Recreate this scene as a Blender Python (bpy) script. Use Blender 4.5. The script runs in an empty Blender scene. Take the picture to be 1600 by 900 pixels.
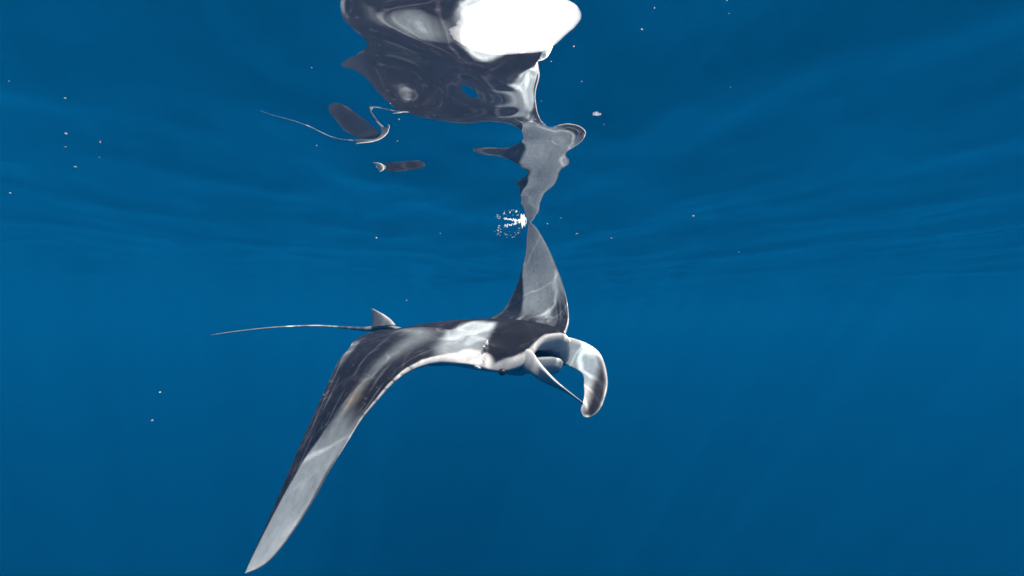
import bpy, math, random
import numpy as np
random.seed(7); rng = np.random.default_rng(11)
SC = bpy.context.scene; COL = SC.collection
R = math.radians

# ------------------------------------------------------------------ camera, world, sun
DEPTH = 0.862                                   # metres of water above the lens; water level is z = 0
cam_d = bpy.data.cameras.new('camera'); cam = bpy.data.objects.new('camera', cam_d); COL.objects.link(cam)
cam.location = (0, 0, -DEPTH); cam.rotation_euler = (R(95.4), 0, 0)
cam_d.sensor_width = 36; cam_d.lens = 36*580/1600; cam_d.clip_start = 0.02; cam_d.clip_end = 1000
SC.camera = cam

SUN_EL, SUN_AZ = R(58), R(150)                   # azimuth from +Y towards +X
W = bpy.data.worlds.new('World'); SC.world = W; W.use_nodes = True
nt = W.node_tree; nt.nodes.clear()
out = nt.nodes.new('ShaderNodeOutputWorld'); bg = nt.nodes.new('ShaderNodeBackground')
sky = nt.nodes.new('ShaderNodeTexSky'); sky.sky_type = 'NISHITA'; sky.sun_disc = False
sky.sun_elevation = SUN_EL; sky.sun_rotation = SUN_AZ
bg.inputs['Strength'].default_value = 0.12
tcw = nt.nodes.new('ShaderNodeTexCoord'); cl = nt.nodes.new('ShaderNodeTexNoise'); cl.inputs['Scale'].default_value = 2.2; cl.inputs['Detail'].default_value = 6
cr = nt.nodes.new('ShaderNodeMapRange'); cr.inputs[1].default_value = .30; cr.inputs[2].default_value = .50
cm = nt.nodes.new('ShaderNodeMix'); cm.data_type = 'RGBA'; cm.inputs[7].default_value = (15, 14.7, 14.3, 1)      # bright broken cloud, added to whiten the sky seen through the surface
nt.links.new(tcw.outputs['Generated'], cl.inputs['Vector']); sx = nt.nodes.new('ShaderNodeSeparateXYZ'); nt.links.new(tcw.outputs['Generated'], sx.inputs[0])
up_ = nt.nodes.new('ShaderNodeMapRange'); up_.inputs[1].default_value = 0; up_.inputs[2].default_value = .06; nt.links.new(sx.outputs['Z'], up_.inputs[0])      # clouds only above the horizon
mu_ = nt.nodes.new('ShaderNodeMath'); mu_.operation = 'MULTIPLY'; nt.links.new(cl.outputs[0], cr.inputs[0]); nt.links.new(cr.outputs[0], mu_.inputs[0]); nt.links.new(up_.outputs[0], mu_.inputs[1]); nt.links.new(mu_.outputs[0], cm.inputs[0])
nt.links.new(sky.outputs[0], cm.inputs[6]); nt.links.new(cm.outputs[2], bg.inputs['Color']); nt.links.new(bg.outputs[0], out.inputs['Surface'])

sun_d = bpy.data.lights.new('sun', 'SUN'); sun_d.energy = 5.0; sun_d.angle = R(0.5); sun_d.color = (1, .94, .85)
sun = bpy.data.objects.new('sun', sun_d); COL.objects.link(sun)
sun.location = (0, 0, 20); sun.rotation_euler = (math.pi/2 - SUN_EL, 0, math.pi - SUN_AZ)

SC.view_settings.view_transform = 'Standard'; SC.view_settings.look = 'None'
SC.view_settings.exposure = 0.36; SC.view_settings.gamma = 1
cy = SC.cycles
cy.max_bounces = 8; cy.glossy_bounces = 3; cy.transparent_max_bounces = 12; cy.volume_bounces = 2
cy.diffuse_bounces = 2; cy.use_denoising = True
try: cy.denoiser = 'OPENIMAGEDENOISE'
except Exception: pass

# ------------------------------------------------------------------ helpers
def link(name, verts, faces, mat=None, parent=None, smooth=True):
    me = bpy.data.meshes.new(name); me.from_pydata([tuple(map(float, v)) for v in verts], [], [tuple(map(int, f)) for f in faces]); me.update()
    if smooth: me.polygons.foreach_set('use_smooth', [True]*len(me.polygons))
    o = bpy.data.objects.new(name, me); COL.objects.link(o)
    if mat: me.materials.append(mat)
    if parent: o.parent = parent
    return o
def colours(o, c):
    a = o.data.color_attributes.new('pigment', 'FLOAT_COLOR', 'POINT')
    a.data.foreach_set('color', np.c_[c, np.ones(len(c))].astype('f').ravel())
def tag(o, label=None, cat=None, group=None, kind=None):
    for k, v in (('label', label), ('category', cat), ('group', group), ('kind', kind)):
        if v: o[k] = v
def sstep(a, b, x):
    t = np.clip((np.asarray(x, float)-a)/(b-a), 0, 1); return t*t*(3-2*t)
def pchip(x, y, xi):
    x = np.asarray(x, float); y = np.asarray(y, float); hh = np.diff(x); d = np.diff(y)/hh
    m = np.zeros_like(y); m[0], m[-1] = d[0], d[-1]
    for i in range(1, len(x)-1):
        if d[i-1]*d[i] > 0:
            w1, w2 = 2*hh[i]+hh[i-1], hh[i]+2*hh[i-1]; m[i] = (w1+w2)/(w1/d[i-1]+w2/d[i])
    xi = np.asarray(xi, float); k = np.clip(np.searchsorted(x, xi)-1, 0, len(x)-2); t = (xi-x[k])/hh[k]
    return (2*t**3-3*t**2+1)*y[k]+(t**3-2*t**2+t)*hh[k]*m[k]+(-2*t**3+3*t**2)*y[k+1]+(t**3-t**2)*hh[k]*m[k+1]
def smooth1(a, n):
    k = np.hanning(2*n+3)[1:-1]; k /= k.sum(); p = np.concatenate([2*a[:1]-a[n:0:-1], a, 2*a[-1:]-a[-2:-n-2:-1]])
    return np.stack([np.convolve(p[:, i], k, 'valid') for i in range(a.shape[1])], 1)
_lat = np.random.default_rng(5).random((64, 64))
def vnoise(x, y):                                # tiling value noise for pigment mottling
    xi = np.floor(x).astype(int); yi = np.floor(y).astype(int); fx = x-xi; fy = y-yi
    fx = fx*fx*(3-2*fx); fy = fy*fy*(3-2*fy); g = lambda i, j: _lat[i % 64, j % 64]
    return (g(xi, yi)*(1-fx)+g(xi+1, yi)*fx)*(1-fy)+(g(xi, yi+1)*(1-fx)+g(xi+1, yi+1)*fx)*fy
def fbm(x, y, n=4):
    s = 0; a = .5
    for k in range(n): s = s+a*vnoise(x*2**k+7.3*k, y*2**k+3.1*k); a *= .5
    return s
def node_mat(name):
    m = bpy.data.materials.new(name); m.use_nodes = True; t = m.node_tree; t.nodes.clear()
    o = t.nodes.new('ShaderNodeOutputMaterial'); return m, t, o

# ------------------------------------------------------------------ materials
def skin_mat():
    m, t, o = node_mat('manta_skin'); N = t.nodes.new; L = t.links.new
    p = N('ShaderNodeBsdfPrincipled'); a = N('ShaderNodeAttribute'); a.attribute_name = 'pigment'
    tc = N('ShaderNodeTexCoord'); n1 = N('ShaderNodeTexNoise'); n1.inputs['Scale'].default_value = 38; n1.inputs['Detail'].default_value = 6
    n2 = N('ShaderNodeTexNoise'); n2.inputs['Scale'].default_value = 170; n2.inputs['Detail'].default_value = 3
    L(tc.outputs['Object'], n1.inputs['Vector']); L(tc.outputs['Object'], n2.inputs['Vector'])
    mr = N('ShaderNodeMapRange'); mr.inputs[1].default_value = .3; mr.inputs[2].default_value = .7; mr.inputs[3].default_value = .90; mr.inputs[4].default_value = 1.09
    L(n1.outputs[0], mr.inputs[0])
    mx = N('ShaderNodeVectorMath'); mx.operation = 'SCALE'; L(a.outputs['Color'], mx.inputs[0]); L(mr.outputs[0], mx.inputs['Scale'])
    n3 = N('ShaderNodeTexNoise'); n3.inputs['Scale'].default_value = 8; n3.inputs['Detail'].default_value = 5; n3.inputs['Roughness'].default_value = .62; L(tc.outputs['Object'], n3.inputs['Vector'])
    m3 = N('ShaderNodeMapRange'); m3.inputs[1].default_value = .3; m3.inputs[2].default_value = .7; m3.inputs[3].default_value = .84; m3.inputs[4].default_value = 1.14; L(n3.outputs[0], m3.inputs[0])
    ms = N('ShaderNodeVectorMath'); ms.operation = 'SCALE'; L(mx.outputs[0], ms.inputs[0]); L(m3.outputs[0], ms.inputs['Scale'])
    mp = N('ShaderNodeMapping'); mp.inputs['Rotation'].default_value = (.2, .1, .9); mp.inputs['Scale'].default_value = (9, 90, 40); L(tc.outputs['Object'], mp.inputs[0])
    sc_ = N('ShaderNodeTexNoise'); sc_.inputs['Scale'].default_value = 1.0; sc_.inputs['Detail'].default_value = 2; L(mp.outputs[0], sc_.inputs['Vector'])
    sm = N('ShaderNodeMapRange'); sm.inputs[1].default_value = .68; sm.inputs[2].default_value = .76; sm.inputs[4].default_value = .12; L(sc_.outputs[0], sm.inputs[0])
    mc = N('ShaderNodeMix'); mc.data_type = 'RGBA'; L(sm.outputs[0], mc.inputs[0]); L(ms.outputs[0], mc.inputs[6]); mc.inputs[7].default_value = (.36, .35, .34, 1)
    L(mc.outputs[2], p.inputs['Base Color'])
    p.inputs['Roughness'].default_value = .55; p.inputs['Specular IOR Level'].default_value = .5; p.inputs['IOR'].default_value = 1.10
    b = N('ShaderNodeBump'); b.inputs['Strength'].default_value = .25; b.inputs['Distance'].default_value = .004
    L(n2.outputs[0], b.inputs['Height']); L(b.outputs[0], p.inputs['Normal'])
    L(p.outputs[0], o.inputs['Surface']); return m
def plain_mat(name, col, rough=.5, spec=.3, trans=0):
    m, t, o = node_mat(name); N = t.nodes.new; L = t.links.new
    p = N('ShaderNodeBsdfPrincipled'); p.inputs['Roughness'].default_value = rough; p.inputs['Specular IOR Level'].default_value = spec
    tc = N('ShaderNodeTexCoord'); n = N('ShaderNodeTexNoise'); n.inputs['Scale'].default_value = 60; L(tc.outputs['Object'], n.inputs['Vector'])
    mr = N('ShaderNodeMapRange'); mr.inputs[3].default_value = .85; mr.inputs[4].default_value = 1.1; L(n.outputs[0], mr.inputs[0])
    mx = N('ShaderNodeVectorMath'); mx.operation = 'SCALE'; mx.inputs[0].default_value = col; L(mr.outputs[0], mx.inputs['Scale'])
    L(mx.outputs[0], p.inputs['Base Color']); L(p.outputs[0], o.inputs['Surface']); return m
SKIN = skin_mat()
EYE = plain_mat('eye_black', (.012, .012, .016), .15, .5)
FOAM = plain_mat('foam_white', (.66, .67, .68), .6, .2)
BUBBLE = plain_mat('bubble_silver', (.42, .46, .48), .12, .6)
SNOW = plain_mat('plankton_pale', (.30, .30, .29), .6, .2)

def water_mat():
    m, t, o = node_mat('water_surface'); N = t.nodes.new; L = t.links.new
    geo = N('ShaderNodeNewGeometry')
    # fine ripples (relief below the mesh's own waves)
    mp = N('ShaderNodeMapping'); mp.inputs['Scale'].default_value = (1, 1.5, 1); L(geo.outputs['Position'], mp.inputs[0])
    n1 = N('ShaderNodeTexNoise'); n1.inputs['Scale'].default_value = 5.5; n1.inputs['Detail'].default_value = 2.5; n1.inputs['Roughness'].default_value = .45
    L(mp.outputs[0], n1.inputs['Vector'])
    b = N('ShaderNodeBump'); b.inputs['Strength'].default_value = 1.0; b.inputs['Distance'].default_value = .006
    ln_ = N('ShaderNodeVectorMath'); ln_.operation = 'LENGTH'; L(geo.outputs['Position'], ln_.inputs[0])
    bs_ = N('ShaderNodeMapRange'); bs_.inputs[1].default_value = 2.4; bs_.inputs[2].default_value = 6; bs_.inputs[3].default_value = .06; bs_.inputs[4].default_value = 1; L(ln_.outputs['Value'], bs_.inputs[0]); L(bs_.outputs[0], b.inputs['Strength'])
    L(n1.outputs[0], b.inputs['Height'])
    fr = N('ShaderNodeFresnel'); fr.inputs['IOR'].default_value = 1.333; L(b.outputs[0], fr.inputs['Normal'])
    gl = N('ShaderNodeBsdfGlossy'); gl.inputs['Roughness'].default_value = .0; gl.inputs['Color'].default_value = (1, 1, 1, 1); L(b.outputs[0], gl.inputs['Normal'])
    # light let through: caustics drawn into its colour as uneven, broken bright lines
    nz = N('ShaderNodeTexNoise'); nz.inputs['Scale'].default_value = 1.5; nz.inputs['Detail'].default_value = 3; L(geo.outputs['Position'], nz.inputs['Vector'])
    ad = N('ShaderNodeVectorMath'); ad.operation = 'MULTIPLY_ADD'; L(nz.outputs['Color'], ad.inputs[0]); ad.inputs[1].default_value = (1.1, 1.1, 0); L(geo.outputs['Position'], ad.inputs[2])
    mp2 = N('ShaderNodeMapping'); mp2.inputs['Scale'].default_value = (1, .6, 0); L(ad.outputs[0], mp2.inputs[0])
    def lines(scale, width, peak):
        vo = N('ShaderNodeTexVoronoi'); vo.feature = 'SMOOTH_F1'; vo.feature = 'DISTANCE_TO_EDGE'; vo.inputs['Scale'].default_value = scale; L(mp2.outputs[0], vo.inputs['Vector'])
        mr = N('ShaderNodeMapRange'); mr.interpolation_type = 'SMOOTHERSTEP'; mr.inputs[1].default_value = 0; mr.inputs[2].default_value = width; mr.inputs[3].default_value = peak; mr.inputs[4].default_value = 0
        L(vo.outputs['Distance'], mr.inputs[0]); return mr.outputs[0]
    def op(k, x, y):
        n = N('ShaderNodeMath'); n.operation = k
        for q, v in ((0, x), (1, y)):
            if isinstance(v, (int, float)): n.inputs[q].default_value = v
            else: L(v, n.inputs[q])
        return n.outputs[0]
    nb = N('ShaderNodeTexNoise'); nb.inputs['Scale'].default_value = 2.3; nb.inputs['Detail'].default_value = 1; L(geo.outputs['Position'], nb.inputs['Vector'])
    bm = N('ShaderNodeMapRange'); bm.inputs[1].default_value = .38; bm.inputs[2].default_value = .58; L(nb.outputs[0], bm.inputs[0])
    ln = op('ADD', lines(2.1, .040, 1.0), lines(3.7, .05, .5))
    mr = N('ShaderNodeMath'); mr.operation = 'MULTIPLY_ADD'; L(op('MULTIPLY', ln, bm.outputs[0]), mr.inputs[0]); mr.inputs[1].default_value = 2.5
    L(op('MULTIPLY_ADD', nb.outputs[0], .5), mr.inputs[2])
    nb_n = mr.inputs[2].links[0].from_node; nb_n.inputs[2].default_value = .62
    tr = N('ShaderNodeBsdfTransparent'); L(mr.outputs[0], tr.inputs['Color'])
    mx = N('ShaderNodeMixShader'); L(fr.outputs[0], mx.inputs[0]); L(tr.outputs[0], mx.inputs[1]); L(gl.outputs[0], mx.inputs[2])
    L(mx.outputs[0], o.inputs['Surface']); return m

# ------------------------------------------------------------------ water: wavy sheet seen from below
WAVES = []
wr = random.Random(64)
for lam, amp, n, spread in ((4.2, .020, 3, 40), (1.9, .016, 4, 50), (1.0, .0095, 5, 60), (.55, .0042, 6, 65), (.30, .0013, 6, 75)):
    for k in range(n):
        a = R(75 + wr.uniform(-spread, spread)); ll = lam*wr.uniform(.8, 1.25)
        WAVES.append((2*math.pi/ll*math.cos(a), 2*math.pi/ll*math.sin(a), amp*wr.uniform(.6, 1.2)/math.sqrt(n)*1.4, wr.uniform(0, 6.28), ll))
def height(x, y, step=None):
    z = np.zeros_like(x)
    for kx, ky, A, ph, ll in WAVES:
        w = 1 if step is None else np.clip(1.6-step*5/ll, 0, 1)
        s = np.sin(kx*x+ky*y+ph); z = z+A*w*(s+.18*np.cos(2*(kx*x+ky*y+ph)))
    return z
# the swell right over the animal: heights (in 1/100 mm) of a smooth sheet's control net
NEAR = np.array([[0,0,0,0,0,0,0,0,0,0,0,0,0,0,0,0,0,0,0,0,0,0,0,0,0,0,0,0,0,0,0],
 [0,0,0,0,0,0,0,0,0,0,0,0,0,0,0,0,0,0,0,0,0,0,0,0,0,0,0,0,0,0,0],
 [0,0,0,0,0,0,0,0,0,0,0,0,0,0,0,0,0,0,0,0,0,0,0,0,0,0,0,0,0,0,0],
 [0,0,-43,-158,20,316,256,-19,271,-93,-305,-277,-400,-453,-98,-324,-292,-518,-654,-554,-632,-352,-418,-488,-182,160,139,-5,0,0,0],
 [0,0,-77,-230,-113,317,564,262,-159,-781,-1221,-983,-1913,-2221,-1878,-2234,-2036,-1702,-1016,-436,-1323,-1151,-331,-395,15,109,499,95,0,0,0],
 [0,0,-21,-17,335,569,431,961,298,-604,-1531,-2264,-3044,-3257,-4391,-5228,-4194,-3349,-2548,-2101,-2278,-1186,-1216,-634,-389,-289,137,8,0,0,0],
 [0,0,-136,133,405,292,255,1027,1169,-429,-1069,-2394,-3054,-3338,-5419,-7548,-6279,-4901,-3726,-3653,-2296,-1612,-1693,-833,-867,-194,-574,-114,0,0,0],
 [0,0,-30,644,1599,905,674,584,1484,1310,842,-521,-1155,-3063,-7598,-8176,-6255,-5890,-5056,-4027,-3466,-2585,-2051,-1807,-1022,-1156,-404,-475,0,0,0],
 [0,0,39,1417,2034,1895,2273,1527,2009,2190,2305,1476,7,-2268,-5532,-6571,-7751,-6385,-5580,-4468,-3807,-3583,-2870,-1849,-1499,-1201,-545,-432,0,0,0],
 [0,0,172,1215,2799,2504,2861,2069,1692,566,622,1147,1053,778,-3173,-5026,-7128,-7094,-5934,-5373,-4715,-4057,-3271,-2721,-2194,-1276,-542,-222,0,0,0],
 [0,0,164,350,3746,4066,3377,2746,1393,-277,219,633,580,190,-2255,-4942,-6149,-6226,-6795,-5906,-4898,-4766,-3875,-3113,-2184,-1001,-1130,-264,0,0,0],
 [0,0,216,847,4285,4035,3007,2444,1641,966,566,531,-39,-1833,-2101,-3912,-4408,-5683,-6690,-6495,-5721,-5016,-4203,-3391,-2748,-1366,-983,-280,0,0,0],
 [0,0,298,1803,4189,3643,2877,2480,2293,2199,228,-571,-713,-1957,-2091,-2269,-3167,-4864,-5892,-6911,-6359,-5067,-4122,-2662,-2803,-1922,-527,-575,0,0,0],
 [0,0,189,2012,5051,3907,3035,2282,1428,208,-1879,-2094,-636,-1749,-2131,-2048,-2347,-4249,-4337,-6374,-6053,-4724,-4538,-3522,-2035,-1790,-729,-403,0,0,0],
 [0,0,217,2435,5909,3624,2420,1444,139,-1579,-4105,-3830,-1173,-1104,-1545,-1485,-930,-2384,-3874,-4355,-4330,-4244,-4133,-4105,-2540,-1435,-1019,99,0,0,0],
 [0,0,180,2473,5789,4589,2996,1043,-492,-2641,-4733,-3539,-1128,-576,-749,-935,-806,-1544,-3235,-4003,-4541,-4150,-4485,-3268,-1410,-809,-404,-33,0,0,0],
 [0,0,281,2334,6078,6948,4840,1856,114,-1182,-2970,-2324,-1554,-701,-1187,-1747,-1899,-3020,-3415,-3423,-4233,-4634,-3948,-2326,-1416,-668,6,-40,0,0,0],
 [0,0,239,1877,5614,8121,6457,3491,412,-1140,-3318,-2711,-3015,-1989,-2217,-2799,-4193,-4258,-3572,-4112,-3692,-3979,-4135,-2359,-1001,-781,-453,-889,0,0,0],
 [0,0,380,2291,4388,5419,5334,2730,-474,-2019,-4656,-4307,-4113,-3562,-3709,-3710,-4714,-5003,-4221,-3911,-3060,-2898,-1744,-2060,-1182,-728,-532,-1148,0,0,0],
 [0,0,446,1755,2379,3017,2521,1577,-454,-2648,-3289,-4850,-4478,-3391,-4456,-5835,-4415,-4108,-3821,-3207,-2022,-1912,-1260,-1307,-959,-981,-845,-704,0,0,0],
 [0,0,163,871,1864,1855,1608,216,-443,-2351,-3561,-4140,-4679,-3964,-4514,-4435,-4745,-3213,-3468,-2149,-1952,-738,-1368,-889,-644,-621,-686,-608,0,0,0],
 [0,0,76,256,346,908,521,336,-987,-2466,-2276,-3024,-3499,-3516,-3718,-2783,-3049,-2812,-3059,-1486,-1373,-984,-639,135,-814,-401,-120,-92,0,0,0],
 [0,0,-6,50,32,-328,-231,-419,-361,-737,-1968,-2104,-2971,-2716,-2065,-2282,-2132,-2161,-1606,-1071,-626,-165,-326,96,-224,-229,-191,-172,0,0,0],
 [0,0,-69,-25,-164,-477,-466,-430,120,-775,-941,-974,-1445,-1409,-1081,-1349,-1098,-990,-677,-838,-685,557,414,588,222,-251,-370,-154,0,0,0],
 [0,0,-33,-224,-743,-576,-388,-463,-244,-222,-484,-544,-168,309,97,-412,-478,-564,-213,-19,461,538,379,14,-117,-342,-284,-81,0,0,0],
 [0,0,0,0,0,0,0,0,0,0,0,0,0,0,0,0,0,0,0,0,0,0,0,0,0,0,0,0,0,0,0],
 [0,0,0,0,0,0,0,0,0,0,0,0,0,0,0,0,0,0,0,0,0,0,0,0,0,0,0,0,0,0,0],
 [0,0,0,0,0,0,0,0,0,0,0,0,0,0,0,0,0,0,0,0,0,0,0,0,0,0,0,0,0,0,0]])*1e-5
NX0, NY0, NGX, NGY = -1.3, .55, .10, .11
def near_sheet(x, y):
    u = (x-NX0)/NGX; v = (y-NY0)/NGY; nx, ny = NEAR.shape
    inside = ((u > 0) & (u < nx-3) & (v > 0) & (v < ny-3))*1.0
    i = np.clip(np.floor(u).astype(int), 0, nx-4); j = np.clip(np.floor(v).astype(int), 0, ny-4); fu = np.clip(u-i, 0, 1); fv = np.clip(v-j, 0, 1)
    b = lambda t: ((1-t)**3/6, (3*t**3-6*t**2+4)/6, (-3*t**3+3*t**2+3*t+1)/6, t**3/6)
    z = 0
    for a_, p in enumerate(b(fu)):
        for c_, q in enumerate(b(fv)): z = z+p*q*NEAR[i+a_, j+c_]
    return z, inside
TIP = np.array([.1412, 3.15, 0.0])
def water():
    NA = 640; rs = [.02]
    while rs[-1] < 146: rs.append(rs[-1]+max(.012, rs[-1]*.0098))
    rs = np.array(rs); th = np.linspace(0, 2*math.pi, NA, endpoint=False)
    X = rs[:, None]*np.cos(th); Y = rs[:, None]*np.sin(th); st = np.broadcast_to(rs[:, None]*.0098, X.shape)
    zn, ins = near_sheet(X, Y); Z = height(X, Y, st)+zn*ins
    V = np.stack([X, Y, Z], -1).reshape(-1, 3); n = len(rs)
    i = np.arange(n-1)[:, None]; j = np.arange(NA)[None]; k = (j+1) % NA
    Fq = np.stack([i*NA+j, i*NA+k, (i+1)*NA+k, (i+1)*NA+j], -1).reshape(-1, 4)
    me = bpy.data.meshes.new('water_surface'); me.vertices.add(len(V)+1); me.vertices.foreach_set('co', np.r_[V.ravel(), [0, 0, Z[0].mean()]].astype('f'))
    tri = np.stack([np.full(NA, len(V)), np.arange(NA), (np.arange(NA)+1) % NA], -1)
    loops = np.r_[Fq.ravel(), tri.ravel()]; starts = np.r_[np.arange(len(Fq))*4, len(Fq)*4+np.arange(NA)*3]
    me.loops.add(len(loops)); me.loops.foreach_set('vertex_index', loops.astype('i')); me.polygons.add(len(starts)); me.polygons.foreach_set('loop_start', starts.astype('i'))
    me.polygons.foreach_set('use_smooth', [True]*len(starts)); me.update(calc_edges=True); me.validate()
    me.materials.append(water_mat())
    o = bpy.data.objects.new('water_surface', me); COL.objects.link(o); o['kind'] = 'structure'
    if me.polygons[100].normal.z < 0: me.flip_normals()
    return o
water()

# the body of water itself: one closed box of even density
def haze():
    m, t, o = node_mat('sea_water'); p = t.nodes.new('ShaderNodeVolumePrincipled')
    p.inputs['Color'].default_value = (.0008, .115, .290, 1); p.inputs['Density'].default_value = .06; p.inputs['Anisotropy'].default_value = -.03
    t.links.new(p.outputs[0], o.inputs['Volume'])
    a, b, c = 150, -150, .6
    v = [(x, y, z) for z in (b, c) for x, y in ((-a, -a), (a, -a), (a, a), (-a, a))]
    f = [(3, 2, 1, 0), (4, 5, 6, 7), (0, 1, 5, 4), (1, 2, 6, 5), (2, 3, 7, 6), (3, 0, 4, 7)]
    h = link('haze', v, f, m, smooth=False); h['kind'] = 'stuff'
haze()

# ------------------------------------------------------------------ manta ray, in its own frame: x ahead, y to its left, z dorsal
RB = np.array([[.8, .588, .115], [-.593, .805, .005], [-.089, -.072, .993]])
hx = RB[:, 0]/np.linalg.norm(RB[:, 0]); ly = RB[:, 1]-hx*(RB[:, 1]@hx); ly /= np.linalg.norm(ly); uz = np.cross(hx, ly)
OB = np.array([.128, 2.038, -.164-DEPTH])
root = bpy.data.objects.new('manta_ray', None); COL.objects.link(root)
from mathutils import Matrix
root.matrix_world = Matrix(((hx[0], ly[0], uz[0], OB[0]), (hx[1], ly[1], uz[1], OB[1]), (hx[2], ly[2], uz[2], OB[2]), (0, 0, 0, 1)))
tag(root, 'manta ray banking through blue water with one wingtip touching the surface', 'manta ray')

# leading edge, trailing edge (x,y,z each), dorsal and ventral half thickness, along the span from the right tip to the left tip
ST = [
 ((-0.355,-1.117,-0.799),(-0.357,-1.117,-0.800),0.003,0.003),
 ((-0.338,-1.084,-0.791),(-0.413,-1.086,-0.800),0.005,0.004),
 ((-0.317,-1.035,-0.741),(-0.481,-1.034,-0.769),0.008,0.006),
 ((-0.318,-0.977,-0.664),(-0.540,-0.975,-0.693),0.010,0.008),
 ((-0.321,-0.929,-0.585),(-0.587,-0.925,-0.616),0.013,0.010),
 ((-0.327,-0.888,-0.507),(-0.622,-0.883,-0.536),0.016,0.012),
 ((-0.328,-0.837,-0.421),(-0.661,-0.833,-0.449),0.020,0.015),
 ((-0.328,-0.784,-0.329),(-0.700,-0.781,-0.354),0.025,0.018),
 ((-0.315,-0.732,-0.255),(-0.745,-0.728,-0.277),0.030,0.022),
 ((-0.301,-0.677,-0.183),(-0.790,-0.676,-0.201),0.036,0.026),
 ((-0.277,-0.624,-0.128),(-0.843,-0.622,-0.144),0.043,0.030),
 ((-0.237,-0.558,-0.086),(-0.896,-0.553,-0.106),0.053,0.036),
 ((-0.190,-0.490,-0.064),(-0.975,-0.490,-0.078),0.064,0.044),
 ((-0.115,-0.385,-0.066),(-1.110,-0.385,-0.066),0.105,0.034),
 ((-0.010,-0.305,-0.086),(-1.185,-0.285,-0.040),0.150,0.030),
 ((0.085,-0.245,-0.046),(-1.225,-0.180,-0.012),0.125,0.070),
 ((0.135,-0.130,0.092),(-1.245,-0.085,0.004),0.088,0.110),
 ((0.150,0.000,0.112),(-1.250,0.000,0.010),0.085,0.120),
 ((0.130,0.130,0.084),(-1.245,0.085,0.008),0.088,0.110),
 ((0.075,0.245,-0.040),(-1.225,0.180,0.008),0.125,0.070),
 ((-0.010,0.305,-0.070),(-1.180,0.290,0.012),0.145,0.030),
 ((-0.075,0.400,-0.010),(-1.095,0.400,0.040),0.105,0.034),
 ((-0.120,0.520,0.060),(-0.990,0.520,0.090),0.066,0.044),
 ((-0.165,0.630,0.125),(-0.910,0.630,0.160),0.050,0.036),
 ((-0.205,0.732,0.218),(-0.835,0.732,0.248),0.036,0.026),
 ((-0.255,0.781,0.339),(-0.798,0.781,0.368),0.027,0.020),
 ((-0.313,0.811,0.460),(-0.773,0.811,0.484),0.020,0.015),
 ((-0.390,0.829,0.599),(-0.755,0.829,0.618),0.015,0.011),
 ((-0.492,0.834,0.769),(-0.735,0.834,0.780),0.010,0.008),
 ((-0.594,0.836,0.910),(-0.744,0.836,0.922),0.007,0.006),
 ((-0.685,0.833,1.010),(-0.742,0.833,1.018),0.004,0.004),
 ((-0.735,0.831,1.036),(-0.739,0.831,1.037),0.003,0.003)]
LEs = np.array([s[0] for s in ST]); TEs = np.array([s[1] for s in ST]); TU = np.array([s[2] for s in ST]); TL = np.array([s[3] for s in ST])
mid = (LEs*.6+TEs*.4); mid[:, 0] *= .35
AV = np.r_[0, np.cumsum(np.linalg.norm(np.diff(mid, axis=0), axis=1))]; AV -= AV[17]   # arc along the span, 0 on the midline
NV, MU = 420, 90
va = np.linspace(AV[0], AV[-1], NV)
def along(A): return smooth1(np.stack([pchip(AV, A[:, i], va) for i in range(3)], 1), 5)
LE, TE = along(LEs), along(TEs); tu = pchip(AV, TU, va); tl = pchip(AV, TL, va)
uu = .5*(1-np.cos(np.linspace(0, math.pi, MU)))                       # 0 at the leading edge
prof = 10*(.2969*np.sqrt(uu)-.126*uu-.3516*uu**2+.2843*uu**3-.1036*uu**4)
prof_c = np.clip(prof, 0, None)*(1-uu**6)
ch = LE-TE; tan = np.gradient(LE*.5+TE*.5, axis=0)
nrm = np.cross(ch, tan); nrm /= np.linalg.norm(nrm, axis=1)[:, None]+1e-12
nrm = smooth1(nrm, 12); nrm /= np.linalg.norm(nrm, axis=1)[:, None]
# mouth: the front of the middle sections opens into a pocket (roof, throat, floor, lower lip, belly)
mouth_pts = np.array([(0, 0), (-.004, -.018), (-.016, -.040), (-.035, -.055), (-.075, -.075), (-.14, -.088), (-.24, -.098), (-.26, -.118), (-.22, -.138), (-.13, -.124), (-.072, -.110), (-.056, -.106), (-.044, -.113), (-.050, -.130), (-.066, -.175), (-.105, -.202), (-.16, -.209), (-.25, -.212)])
K = 56
dm = np.r_[0, np.cumsum(np.linalg.norm(np.diff(mouth_pts, axis=0), axis=1))]; tm = np.linspace(0, dm[-1], K)
mp_ = np.stack([np.interp(tm, dm, mouth_pts[:, 0]), np.interp(tm, dm, mouth_pts[:, 1])], 1)
mp_ = smooth1(mp_, 1)
tmf = np.r_[tm/dm[-1], np.ones(MU-K)*1.1]
verts = np.zeros((NV, 2*MU-2, 3)); UVu = np.zeros((NV, 2*MU-2)); SIDE = np.zeros((NV, 2*MU-2)); MOUTH = np.zeros((NV, 2*MU-2))
yb = va
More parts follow.
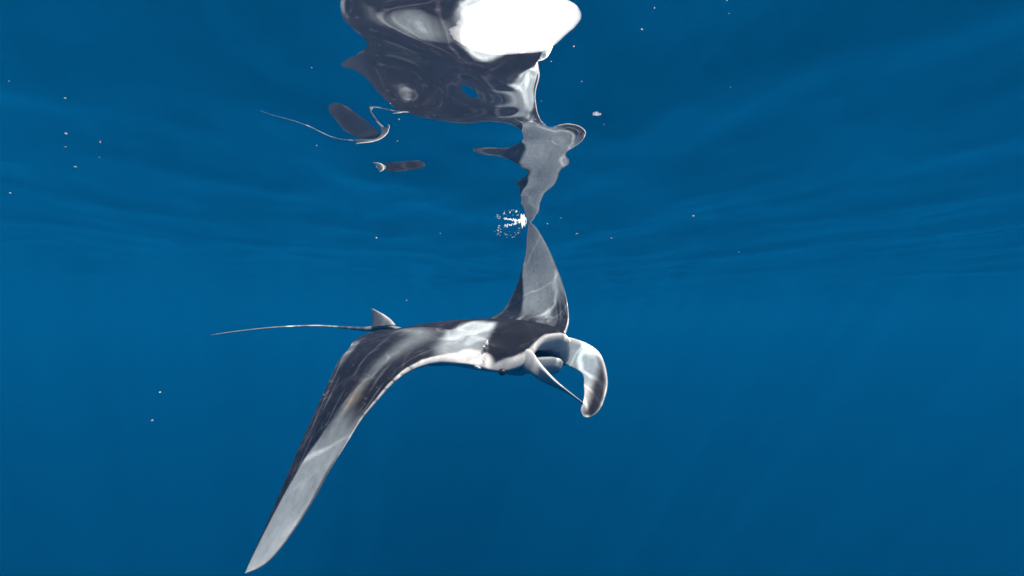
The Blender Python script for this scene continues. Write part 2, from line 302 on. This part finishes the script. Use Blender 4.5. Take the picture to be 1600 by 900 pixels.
for i in range(NV):
    up = LE[i][None]-ch[i][None]*uu[:, None]+nrm[i][None]*(tu[i]*prof_c)[:, None]
    lo = LE[i][None]-ch[i][None]*uu[:, None]-nrm[i][None]*(tl[i]*prof_c)[:, None]
    w = 1-float(sstep(.165, .26, abs(LE[i, 1])))
    if w > 0:
        e = ch[i]/np.linalg.norm(ch[i]); wid = math.sqrt(max(.02, 1-(abs(LE[i, 1])/.235)**2))
        front = LE[i][None]+e[None]*(mp_[:, :1]*wid)+np.array([[0, 0, 1.]])*mp_[:, 1:]*(.3+.7*wid)
        ub = np.linspace(0, 1, MU-K+1)[1:]; st = front[-1]; tgt = TE[i]
        back = st[None]*(1-ub[:, None])+tgt[None]*ub[:, None]-nrm[i][None]*(.015*np.sin(math.pi*ub))[:, None]
        ml = np.concatenate([front, back])[:MU]
        # ordinary lower surface re-spaced to the same indices
        uo = np.r_[np.linspace(0, .24, K)**1.0, .24+.76*ub][:MU]; po = np.interp(uo, uu, prof_c)
        lo2 = LE[i][None]-ch[i][None]*uo[:, None]-nrm[i][None]*(tl[i]*po)[:, None]
        lo = lo2*(1-w)+ml*w
        # (sections without a mouth keep the ordinary spacing; the change is spread over the shoulder)
    else:
        ub = np.linspace(0, 1, MU-K+1)[1:]; uo = np.r_[np.linspace(0, .24, K), .24+.76*ub][:MU]
        q = float(sstep(.30, .55, abs(va[i]))); uo = uo*(1-q)+uu*q; po = np.interp(uo, uu, prof_c)
        lo = LE[i][None]-ch[i][None]*uo[:, None]-nrm[i][None]*(tl[i]*po)[:, None]
    verts[i, :MU] = up[::-1]; verts[i, MU:] = lo[1:-1]
    UVu[i, :MU] = uu[::-1]; UVu[i, MU:] = uo[1:-1] if True else 0
    SIDE[i, :MU] = 1; MOUTH[i, MU:MU+K-2] = w
NR = 2*MU-2
ii = np.arange(NV-1)[:, None]; jj = np.arange(NR)[None]; kk = (jj+1) % NR
faces = np.stack([ii*NR+jj, ii*NR+kk, (ii+1)*NR+kk, (ii+1)*NR+jj], -1).reshape(-1, 4)
Vb = verts.reshape(-1, 3)
caps = [tuple(range(NR)), tuple(range((NV-1)*NR, NV*NR))[::-1]]

# pigment and some painted-in light and shade, by place on the skin: s = arc from the midline (right wing negative), u = 0 leading edge .. 1 trailing edge
S = np.broadcast_to(va[:, None], (NV, NR)).ravel(); U = UVu.ravel(); D = SIDE.ravel(); MW = MOUTH.ravel()
X, Yb = Vb[:, 0], Vb[:, 1]
dark = np.array([.014, .0125, .017]); grey = np.array([.205, .228, .245]); white = np.array([.57, .56, .55])
def mix(c, col, w): return c*(1-w[:, None])+np.asarray(col)*w[:, None]
n1 = fbm(S*6+20, U*7+4); n2 = fbm(S*30+9, U*20+2); streak = fbm(S*3.2+U*2.1+11, U*26-S*6+5)
C = np.tile(dark, (len(S), 1))*(.75+.5*n2)[:, None]
def pigment(C):
    aS = np.abs(S); dors = D > .5; Zb = Vb[:, 2]; rt = S < 0
    wob = (n1-.5)*2; fin = (n2-.5)
    # outer wing grey, dark trailing strip: pigment with the fall of light painted in
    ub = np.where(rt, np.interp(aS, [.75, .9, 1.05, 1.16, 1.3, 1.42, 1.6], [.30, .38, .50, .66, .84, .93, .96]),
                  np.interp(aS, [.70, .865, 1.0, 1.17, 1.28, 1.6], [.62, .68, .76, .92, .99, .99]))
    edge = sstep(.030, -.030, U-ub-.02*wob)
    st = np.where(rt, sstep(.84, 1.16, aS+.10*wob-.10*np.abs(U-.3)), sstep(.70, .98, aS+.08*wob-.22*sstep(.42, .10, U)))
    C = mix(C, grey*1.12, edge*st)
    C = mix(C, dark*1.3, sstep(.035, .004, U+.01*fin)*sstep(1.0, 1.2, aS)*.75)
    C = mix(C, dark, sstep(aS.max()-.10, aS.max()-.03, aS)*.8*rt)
    # a pale band running from the shoulder out along the wing
    cen = np.interp(aS, [.35, .46, .62, .87, 1.1], [.52, .34, .26, .285, .32]); wd = np.interp(aS, [.35, .5, .8, 1.1], [.16, .10, .055, .09])
    band = np.exp(-((U-cen-.02*wob)/wd)**2)*sstep(.30, .42, aS)*sstep(1.2, 1.0, aS)
    C = mix(C, grey*.95, band*np.interp(aS, [.4, .6, .75, .9], [.75, .5, .38, .6]))
    C = mix(C, grey*.75, np.clip((streak-.55)*3, 0, .35)*sstep(.35, .6, aS))
    br = np.exp(-((aS-.88)/.05)**2-((U-.27)/.10)**2)*np.clip((streak-.35)*3, 0, 1)
    C = mix(C, (.30, .19, .09), br*.75*rt)
    freck = sstep(.60, .72, fbm(S*55+3, U*45+8, 3)); C = mix(C, grey*.75, freck*.10*sstep(.3, .5, aS))
    scar = sstep(.635, .70, fbm(S*9+U*30+2, S*20-U*4+15, 3)); C = mix(C, grey*1.1, scar*.10)
    # shoulder patches
    front = X-(-.16+(np.abs(Yb)-.16)*.40+.03*wob); back = np.interp(np.abs(Yb), [.1, .22, .36, .50, .58], [-.30, -.37, -.34, -.26, -.22])+.04*wob
    sh = sstep(.018, -.018, front+.02*fin)*sstep(-.05, .05, X-back)*sstep(.135, .20, np.abs(Yb)+.02*wob)*sstep(.545, .46, np.abs(Yb)+.05*wob-.15*(U-.1))
    C = mix(C, grey*1.12, sh*.95)
    # white leading edge of the wing root, nicked by dark ticks
    th = np.interp(aS, [.33, .40, .47, .55, .70, .86, 1.0, 1.1], [.02, .055, .030, .018, .012, .007, .003, .0])
    le = sstep(th*1.25+1e-4, th*.75, U*(1+.5*fin))*sstep(.335, .37, aS)*(th > 1e-4)
    C = mix(C, white, le)
    for ts in (.655, .70, .742, .79, .845, .92): C = mix(C, dark, np.exp(-((S+ts)/.0045)**2)*sstep(.03, .012, U)*.9)
    # white of the face: lips, sides below the eyes
    db = LE[np.repeat(np.arange(NV), NR), 0]-X
    lim = np.interp(np.abs(Yb), [0, .10, .17, .22, .26, .29, .32], [.008, .010, .014, .022, .032, .030, .008])*(1+.4*wob)
    face = sstep(1.2, .8, (db+.25*np.maximum(Zb-LE[np.repeat(np.arange(NV), NR), 2], 0))/lim)*sstep(.325, .305, np.abs(Yb))
    C = mix(C, white*.95, face)
    bul = np.exp(-(((X-.055)/.055)**2+((Yb+.285*np.sign(Yb))/.05)**2+((Zb+.055)/.045)**2)**2); C = mix(C, white, np.clip(bul*1.2, 0, 1)*sstep(.0, .03, np.abs(Yb)-.2))
    C = mix(C, dark*1.5, np.exp(-((X+.070+.006*fin)/.005)**2)*sstep(-.305, -.325, Yb)*sstep(-.085, -.06, Zb)*sstep(.03, .0, Zb)*.7)  # shade of the notch between wing and head, painted as a dark line
    # belly, mouth lining
    C2 = np.tile(white, (len(S), 1))*(.92+.12*n2)[:, None]
    C2 = mix(C2, grey*.45, sstep(.86, .97, U)*sstep(.4, .6, aS)); C2 = mix(C2, grey*.5, sstep(1.15, 1.4, aS))
    fr = np.tile(np.r_[np.zeros(MU), np.clip(tmf[1:-1], 0, 1)], NV)
    C2 = mix(C2, (.42, .46, .49), sstep(.045, .085, fr)*sstep(1.0, .9, fr)*sstep(.2, .6, MW)*sstep(.72, .66, fr))
    C2 = mix(C2, (.50, .53, .55), sstep(.72, .76, fr)*sstep(.3, .7, MW)*sstep(1.09, 1.0, fr))
    C2 = mix(C2, (.012, .012, .016), sstep(.20, .27, fr)*sstep(.60, .50, fr)*sstep(.2, .6, MW))  # throat darkened in colour to deepen the gap of the mouth
    return np.where(dors[:, None], C, C2)
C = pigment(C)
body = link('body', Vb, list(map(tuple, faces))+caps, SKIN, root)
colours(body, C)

def wpt(px, py, Y):                                # a point of the place, given where it stands in view and how far away, in the animal's frame
    c, s = math.cos(R(5.4)), math.sin(R(5.4)); a, b = (px-800)/580, (450-py)/580
    r = np.array([a, c-s*b, s+c*b]); P = r*Y/r[1]+np.array([0, 0, -DEPTH])
    return np.array([(P-OB)@hx, (P-OB)@ly, (P-OB)@uz])

def ribbon(name, A, B, th, paint, parent, n=60, m=14, bulge=0.0):
    """a thick strip between edge lines A and B with rounded rims"""
    A = np.array(A, float); B = np.array(B, float); t = np.linspace(0, len(A)-1, n); x = np.arange(len(A))
    a = smooth1(np.stack([pchip(x, A[:, i], t) for i in range(3)], 1), 3); b = smooth1(np.stack([pchip(x, B[:, i], t) for i in range(3)], 1), 3)
    th = pchip(x, th, t); tg = np.gradient((a+b)/2, axis=0); nn = np.cross(b-a, tg); nn /= np.linalg.norm(nn, axis=1)[:, None]+1e-12
    ang = np.linspace(0, 2*math.pi, 2*m, endpoint=False); w = .5-.5*np.cos(ang); hgt = np.sign(np.sin(ang))*np.abs(np.sin(ang))**.6
    V = a[:, None]*(1-w)[None, :, None]+b[:, None]*w[None, :, None]+nn[:, None]*(th[:, None]*hgt[None])[..., None]+nn[:, None]*(bulge*np.linalg.norm(b-a, axis=1)[:, None]*(4*w*(1-w))[None])[..., None]
    q = 2*m; i = np.arange(n-1)[:, None]; j = np.arange(q)[None]; k = (j+1) % q
    Fq = np.stack([i*q+j, i*q+k, (i+1)*q+k, (i+1)*q+j], -1).reshape(-1, 4)
    o = link(name, V.reshape(-1, 3), list(map(tuple, Fq))+[tuple(range(q))[::-1], tuple(range((n-1)*q, n*q))], SKIN, parent)
    T = np.repeat(np.linspace(0, 1, n), q); WW = np.tile(w, n); SG = np.tile(np.sign(np.sin(ang)), n)
    colours(o, paint(T, WW, SG)); return o

# far (left) lobe, unrolled and hanging in front of the mouth, its broad side to us
A = [wpt(872,525,2.20), wpt(893,528,2.20), wpt(911,534,2.19), wpt(928,543,2.17), wpt(940,556,2.12), wpt(948,582,2.06), wpt(949,606,2.01), wpt(942,631,1.97), wpt(929,648,1.95), wpt(917,653,1.94)]
B = [wpt(872,560,2.19), wpt(884,570,2.16), wpt(896,576,2.13), wpt(906,581,2.09), wpt(912,590,2.04), wpt(912,602,1.99), wpt(913,615,1.95), wpt(911,630,1.92), wpt(907,642,1.91), wpt(912,651,1.92)]
def paint_far(t, w, s):
    c = mix(np.tile(white*.92, (len(t), 1)), (.20, .245, .275), sstep(.05, .20, w)*sstep(.72, .46, t)*.92); k = sstep(-.10, .10, t-.42-.22*w)*sstep(.97, .91, t)*sstep(.06, .13, w)*sstep(1.0, .50, w)*.97  # upper inner face shaded in colour, since the sun would bleach it
    return mix(c, dark*.8, k)
ribbon('cephalic_lobe', A, B, [.02, .018, .016, .014, .012, .011, .010, .009, .008, .004], paint_far, root, bulge=-.10)
# near (right) lobe, seen along its edge
A = [wpt(808,540,1.86), wpt(828,546,1.80), wpt(845,569,1.785), wpt(865,592,1.79), wpt(886,610,1.81), wpt(911,629,1.85)]
B = [wpt(800,570,1.86), wpt(825,580,1.81), wpt(846,595,1.83), wpt(866,604,1.85), wpt(887,614,1.86), wpt(911,632,1.87)]
def paint_near(t, w, s): return mix(np.tile(white*.9, (len(t), 1)), grey*1.2, sstep(.25, .6, w)*sstep(.5, .2, t)*.5)
ribbon('cephalic_lobe', A, B, [.022, .020, .014, .009, .006, .003], paint_near, root)

# tail and dorsal fin
def tube(name, P, r, mat, parent, n=120, m=10, paint=None, squash=1.0):
    P = np.array(P, float); x = np.arange(len(P)); t = np.linspace(0, len(P)-1, n)
    c = smooth1(np.stack([pchip(x, P[:, i], t) for i in range(3)], 1), 4); rr = pchip(x, r, t)
    tg = np.gradient(c, axis=0); tg /= np.linalg.norm(tg, axis=1)[:, None]; upv = np.array([0, 0, 1.]); s = np.cross(tg, upv); s /= np.linalg.norm(s, axis=1)[:, None]; v = np.cross(s, tg)
    a = np.linspace(0, 2*math.pi, m, endpoint=False)
    V = c[:, None]+rr[:, None, None]*(s[:, None]*np.cos(a)[None, :, None]+squash*v[:, None]*np.sin(a)[None, :, None])
    i = np.arange(n-1)[:, None]; j = np.arange(m)[None]; k = (j+1) % m
    Fq = np.stack([i*m+j, i*m+k, (i+1)*m+k, (i+1)*m+j], -1).reshape(-1, 4)
    o = link(name, V.reshape(-1, 3), list(map(tuple, Fq))+[tuple(range(m)), tuple(range((n-1)*m, n*m))[::-1]], mat, parent)
    if paint: colours(o, paint(np.repeat(np.linspace(0, 1, n), m), np.tile(a, n)))
    return o
tp = [np.array([-1.05, 0, -.03]), wpt(600,513.5,2.74), wpt(569,514,2.78), wpt(536,511.5,2.80), wpt(500,509.2,2.82), wpt(470,509.5,2.83), wpt(425,512,2.84), wpt(385,516,2.84), wpt(350,520.5,2.83), wpt(330,523.5,2.82)]
def paint_tail(t, a):
    n = vnoise(t*60, a*0+3); c = np.tile(grey*.9, (len(t), 1)); c = mix(c, dark*2, sstep(.40, .70, n)*sstep(.1, .2, t)*sstep(.6, .35, t)*.7); return mix(c, white*.6, sstep(.35, .6, t)*.6)
tube('tail', tp, [.05, .032, .016, .009, .0072, .0063, .0055, .0046, .0036, .0015], SKIN, root, paint=paint_tail)
def dorsal_fin():
    z0 = .03; n, m = 24, 16; V = []; T = []
    r0, f0 = wpt(580.5, 512, 2.72), wpt(618, 508, 2.66)
    r1, f1 = wpt(579.5, 482, 2.72), wpt(583, 482.5, 2.715)
    side = np.array([0, 1, 0.])
    for i in range(n):
        t = i/(n-1); bow = math.sin(math.pi*t)*.14
        a = r0*(1-t)+r1*t; b = f0*(1-t)+f1*t+(f0-r0)*bow*(1-t*.3); a = a+(f0-r0)*.06*math.sin(math.pi*t)
        for j in range(m):
            an = 2*math.pi*j/m; w = .5-.5*math.cos(an); V.append(a*(1-w)+b*w+side*(.014*(1-t)+.003)*math.sin(an)); T.append((t, w))
    Fq = [(i*m+j, i*m+(j+1) % m, (i+1)*m+(j+1) % m, (i+1)*m+j) for i in range(n-1) for j in range(m)]
    o = link('dorsal_fin', V, Fq+[tuple(range(m))[::-1], tuple(range((n-1)*m, n*m))], SKIN, root)
    T = np.array(T); c = np.tile(grey*.55, (len(T), 1)); colours(o, mix(c, white, sstep(.8, .97, T[:, 1])))
dorsal_fin()
def ellipsoid(name, c, r, mat, parent, n=14, m=20, col=None, axes=None):
    V = []; ax = np.eye(3) if axes is None else np.array(axes)
    for i in range(n+1):
        p = math.pi*i/n
        for j in range(m):
            q = 2*math.pi*j/m; V.append(np.array(c)+np.array([r[0]*math.sin(p)*math.cos(q), r[1]*math.sin(p)*math.sin(q), r[2]*math.cos(p)])@ax)
    Fq = [(i*m+j, (i+1)*m+j, (i+1)*m+(j+1) % m, i*m+(j+1) % m) for i in range(n) for j in range(m)]
    o = link(name, V, Fq, mat, parent)
    if col is not None: colours(o, np.tile(col, (len(V), 1)))
    return o
for sgn in (-1, 1):
    ellipsoid('eye', (-.014+.026*(sgn < 0), sgn*(.297-.007*(sgn > 0)), -.088+.02*(sgn > 0)), (.020, .012, .017), EYE, root)

def place(px, py, Y):                              # a point of the place (see wpt) in world coordinates
    q = wpt(px, py, Y); return OB+q[0]*hx+q[1]*ly+q[2]*uz

# ------------------------------------------------------------------ splash behind the raised wingtip
def blob(name, c, r, mat, parent=None, n=7, m=10, wob=.0, sq=(1, 1, 1), seed=0):
    rr = np.random.default_rng(seed); V = []; k = rr.normal(size=(3, 3))
    for i in range(n+1):
        p = math.pi*i/n
        for j in range(m):
            q = 2*math.pi*j/m; d = np.array([math.sin(p)*math.cos(q), math.sin(p)*math.sin(q), math.cos(p)])
            f = 1+wob*(math.sin(2.2*d@k[0]+1)+math.sin(3.1*d@k[1]))*.5
            V.append(np.array(c)+r*f*d*np.array(sq))
    Fq = [(i*m+j, (i+1)*m+j, (i+1)*m+(j+1) % m, i*m+(j+1) % m) for i in range(n) for j in range(m)]
    return link(name, V, Fq, mat, parent)
# torn scraps of skin where the near wing meets the head
for k, (q, r, sq) in enumerate(((wpt(760, 537.5, 1.80), .013, (.9, .5, 1.1)), (wpt(756, 542, 1.80), .009, (1, .5, .7)), (wpt(747, 574, 1.79), .014, (1.5, .6, .45)))):
    o = blob('skin_flap', q, r, SKIN, root, 8, 12, .55, sq, 60+k); colours(o, np.tile(white*.95, (len(o.data.vertices), 1)))
sp = bpy.data.objects.new('splash', None); COL.objects.link(sp); P0 = place(800, 356, 3.12); sp.location = P0
tag(sp, 'small white splash of foam and bubbles where the wingtip meets the surface', 'splash')
def loc(px, py, Y=3.12): return place(px, py, Y)-P0
fa = [loc(823, 346.2), loc(815, 346.8), loc(806, 348.5), loc(797, 350.2), loc(791, 351.5), loc(789, 352.2), loc(787, 354.5)]
fb = [loc(823, 352.5, 3.05), loc(818, 353.0, 3.05), loc(808, 350.4, 3.08), loc(798, 351.6, 3.1), loc(793, 353.2, 3.08), loc(790, 353.6, 3.07), loc(787.3, 355, 3.07)]
def foam_sheet():
    t = np.linspace(0, 6, 50); a = np.stack([pchip(np.arange(7), np.array(fa)[:, i], t) for i in range(3)], 1); b = np.stack([pchip(np.arange(7), np.array(fb)[:, i], t) for i in range(3)], 1)
    m = 12; V = []
    for i in range(50):
        w_ = np.linalg.norm(b[i]-a[i]); jit = (vnoise(np.array([i*.9, i*.9, i*1.3]), np.array([1., 9., 17.]))-.5)*w_*.8+(vnoise(np.array([i*2.7]), np.array([5.]))-.5)*.012
        a[i] += np.array([0, 0, jit[0]]); b[i] += np.array([0, jit[2], jit[1]])
        for j in range(2*m):
            an = math.pi*j/m; w = .5-.5*math.cos(an); nzv = .5+vnoise(np.array([i*.35]), np.array([j*.7+3]))[0]
            V.append(a[i]*(1-w)+b[i]*w+np.array([0, -.12, -.6])*math.sin(an)*w_*.08*nzv)
    q = 2*m; Fq = [(i*q+j, i*q+(j+1) % q, (i+1)*q+(j+1) % q, (i+1)*q+j) for i in range(49) for j in range(q)]
    return link('foam', V, Fq+[tuple(range(q))[::-1], tuple(range(49*q, 50*q))], FOAM, sp)
foam_sheet()
bub = [(780, 353.5, 2.2), (779, 356.5, 2.0), (782, 358.5, 1.4), (778, 360.5, 2.3), (782, 363, 1.9), (778.5, 365, 1.2), (777, 367, 1.0), (781, 368, 1.0), (790.3, 366.7, 1.7), (793.5, 367.3, .8),
       (773, 361.5, .8), (811, 357.2, 1.7), (814.5, 356.8, 1.2), (811, 361.2, 2.1), (809.5, 364.6, 2.0), (813.5, 362.5, 1.0), (804.5, 363.8, 1.2), (806, 366.8, 1.0), (803.5, 370.3, 1.1), (800.5, 371, 1.3), (798, 367.5, .8), (792, 371, .7), (807.5, 360.5, .8), (788, 364, .7), (814.5, 366, .8), (796, 362, .6)]
for k, (px, py, r) in enumerate(bub):
    blob('bubble', loc(px, py, 3.09+.03*math.sin(k*2.1)), r*3.1/580*.8, BUBBLE, sp, 6, 8, .18, (1.15, 1, .8), k)

# ------------------------------------------------------------------ pale specks adrift, the larger ones one by one
specks = [(425, 136, 2.6, 1.3, 'round white speck adrift left of the broken dark reflection, the brightest of the specks'),
 (273.5, 169.5, 2.0, 1.5, 'small white speck alone in the upper left water, high above the tail'),
 (102.5, 230, 2.0, 1.7, 'faint oval speck at far left, uppermost of a loose trio'),
 (117.5, 261, 2.1, 1.6, 'bright oval speck at far left, lowest of a loose trio'),
 (155.5, 246, 1.4, 1.8, 'tiny faint speck at far left, right hand one of a loose trio'),
 (495, 228, 1.7, 1.4, 'tiny white speck just left of the dark hook shaped reflection'),
 (621, 221, 1.8, 1.6, 'slanted white speck below the large reflected body'),
 (588, 372, 1.7, 1.9, 'white speck midway between the tail fin and the surface'),
 (688, 365, 1.3, 2.0, 'tiny speck left of the splash, the nearest one on that side'),
 (901, 366, 2.3, 1.7, 'bright slanted speck right of the raised wing'),
 (876, 341, 1.5, 1.8, 'thin slanted speck right of the wingtip, above the others there'),
 (855.5, 350, 1.3, 2.0, 'small speck closest to the wingtip on its right'),
 (955.5, 372.5, 1.7, 1.9, 'pale speck right of the raised wing, farthest out of its row'),
 (1083.5, 338, 2.2, 1.5, 'bright lone speck under the surface in the right half'),
 (1154.5, 394, 1.3, 2.0, 'tiny dim speck farthest right under the surface'),
 (909, 128, 1.9, 1.2, 'bright tiny speck right of the reflected body, high up'),
 (635, 470, 2.0, 1.6, 'faint slanted speck just above the back near the tail fin'),
 (16, 302, 1.7, 1.6, 'dim speck at the left edge of the view'),
 (250, 613, 1.6, 1.5, 'dim speck in open water left of the drooping wing'),
 (238, 657, 2.2, 1.4, 'pale blurred speck lowest in open water left of the drooping wing')]
for k, (px, py, r, Y, lab) in enumerate(specks):
    c = place(px, py, Y); sl = (1.5, 1, .8) if 'oval' in lab or 'slanted' in lab else (1.1, 1, 1)
    o = blob('drifting_speck', (0, 0, 0), r*Y/580*.66, SNOW, None, 6, 8, .2, sl, 40+k); o.location = c
    if 'slanted' in lab: o.rotation_euler = (0, R(-38), 0)
    tag(o, lab, 'speck', 'pale specks drifting in the water')

# fine suspended dust, beyond counting
def dust():
    V = []; Fq = []; r_ = np.random.default_rng(3)
    for k in range(1100):
        Y = r_.uniform(.8, 4); x = r_.uniform(-1.5, 1.5)*Y; z = r_.uniform(-.9, .80)*Y-DEPTH
        if z > -.06: continue
        s = r_.uniform(.00018, .0005)*(.4+.4*Y); i = len(V); d = r_.normal(size=(4, 3)); d /= np.linalg.norm(d, axis=1)[:, None]
        d = np.array([(1, 0, -.5), (-.5, .87, -.5), (-.5, -.87, -.5), (0, 0, 1.)])+.3*d
        V += [np.array([x, Y, z])+s*q for q in d]; Fq += [(i, i+2, i+1), (i, i+1, i+3), (i+1, i+2, i+3), (i+2, i, i+3)]
    o = link('plankton', V, Fq, DUST, None, False); o['kind'] = 'stuff'
DUST = plain_mat('plankton_dim', (.16, .17, .17), .7, .1)
dust()
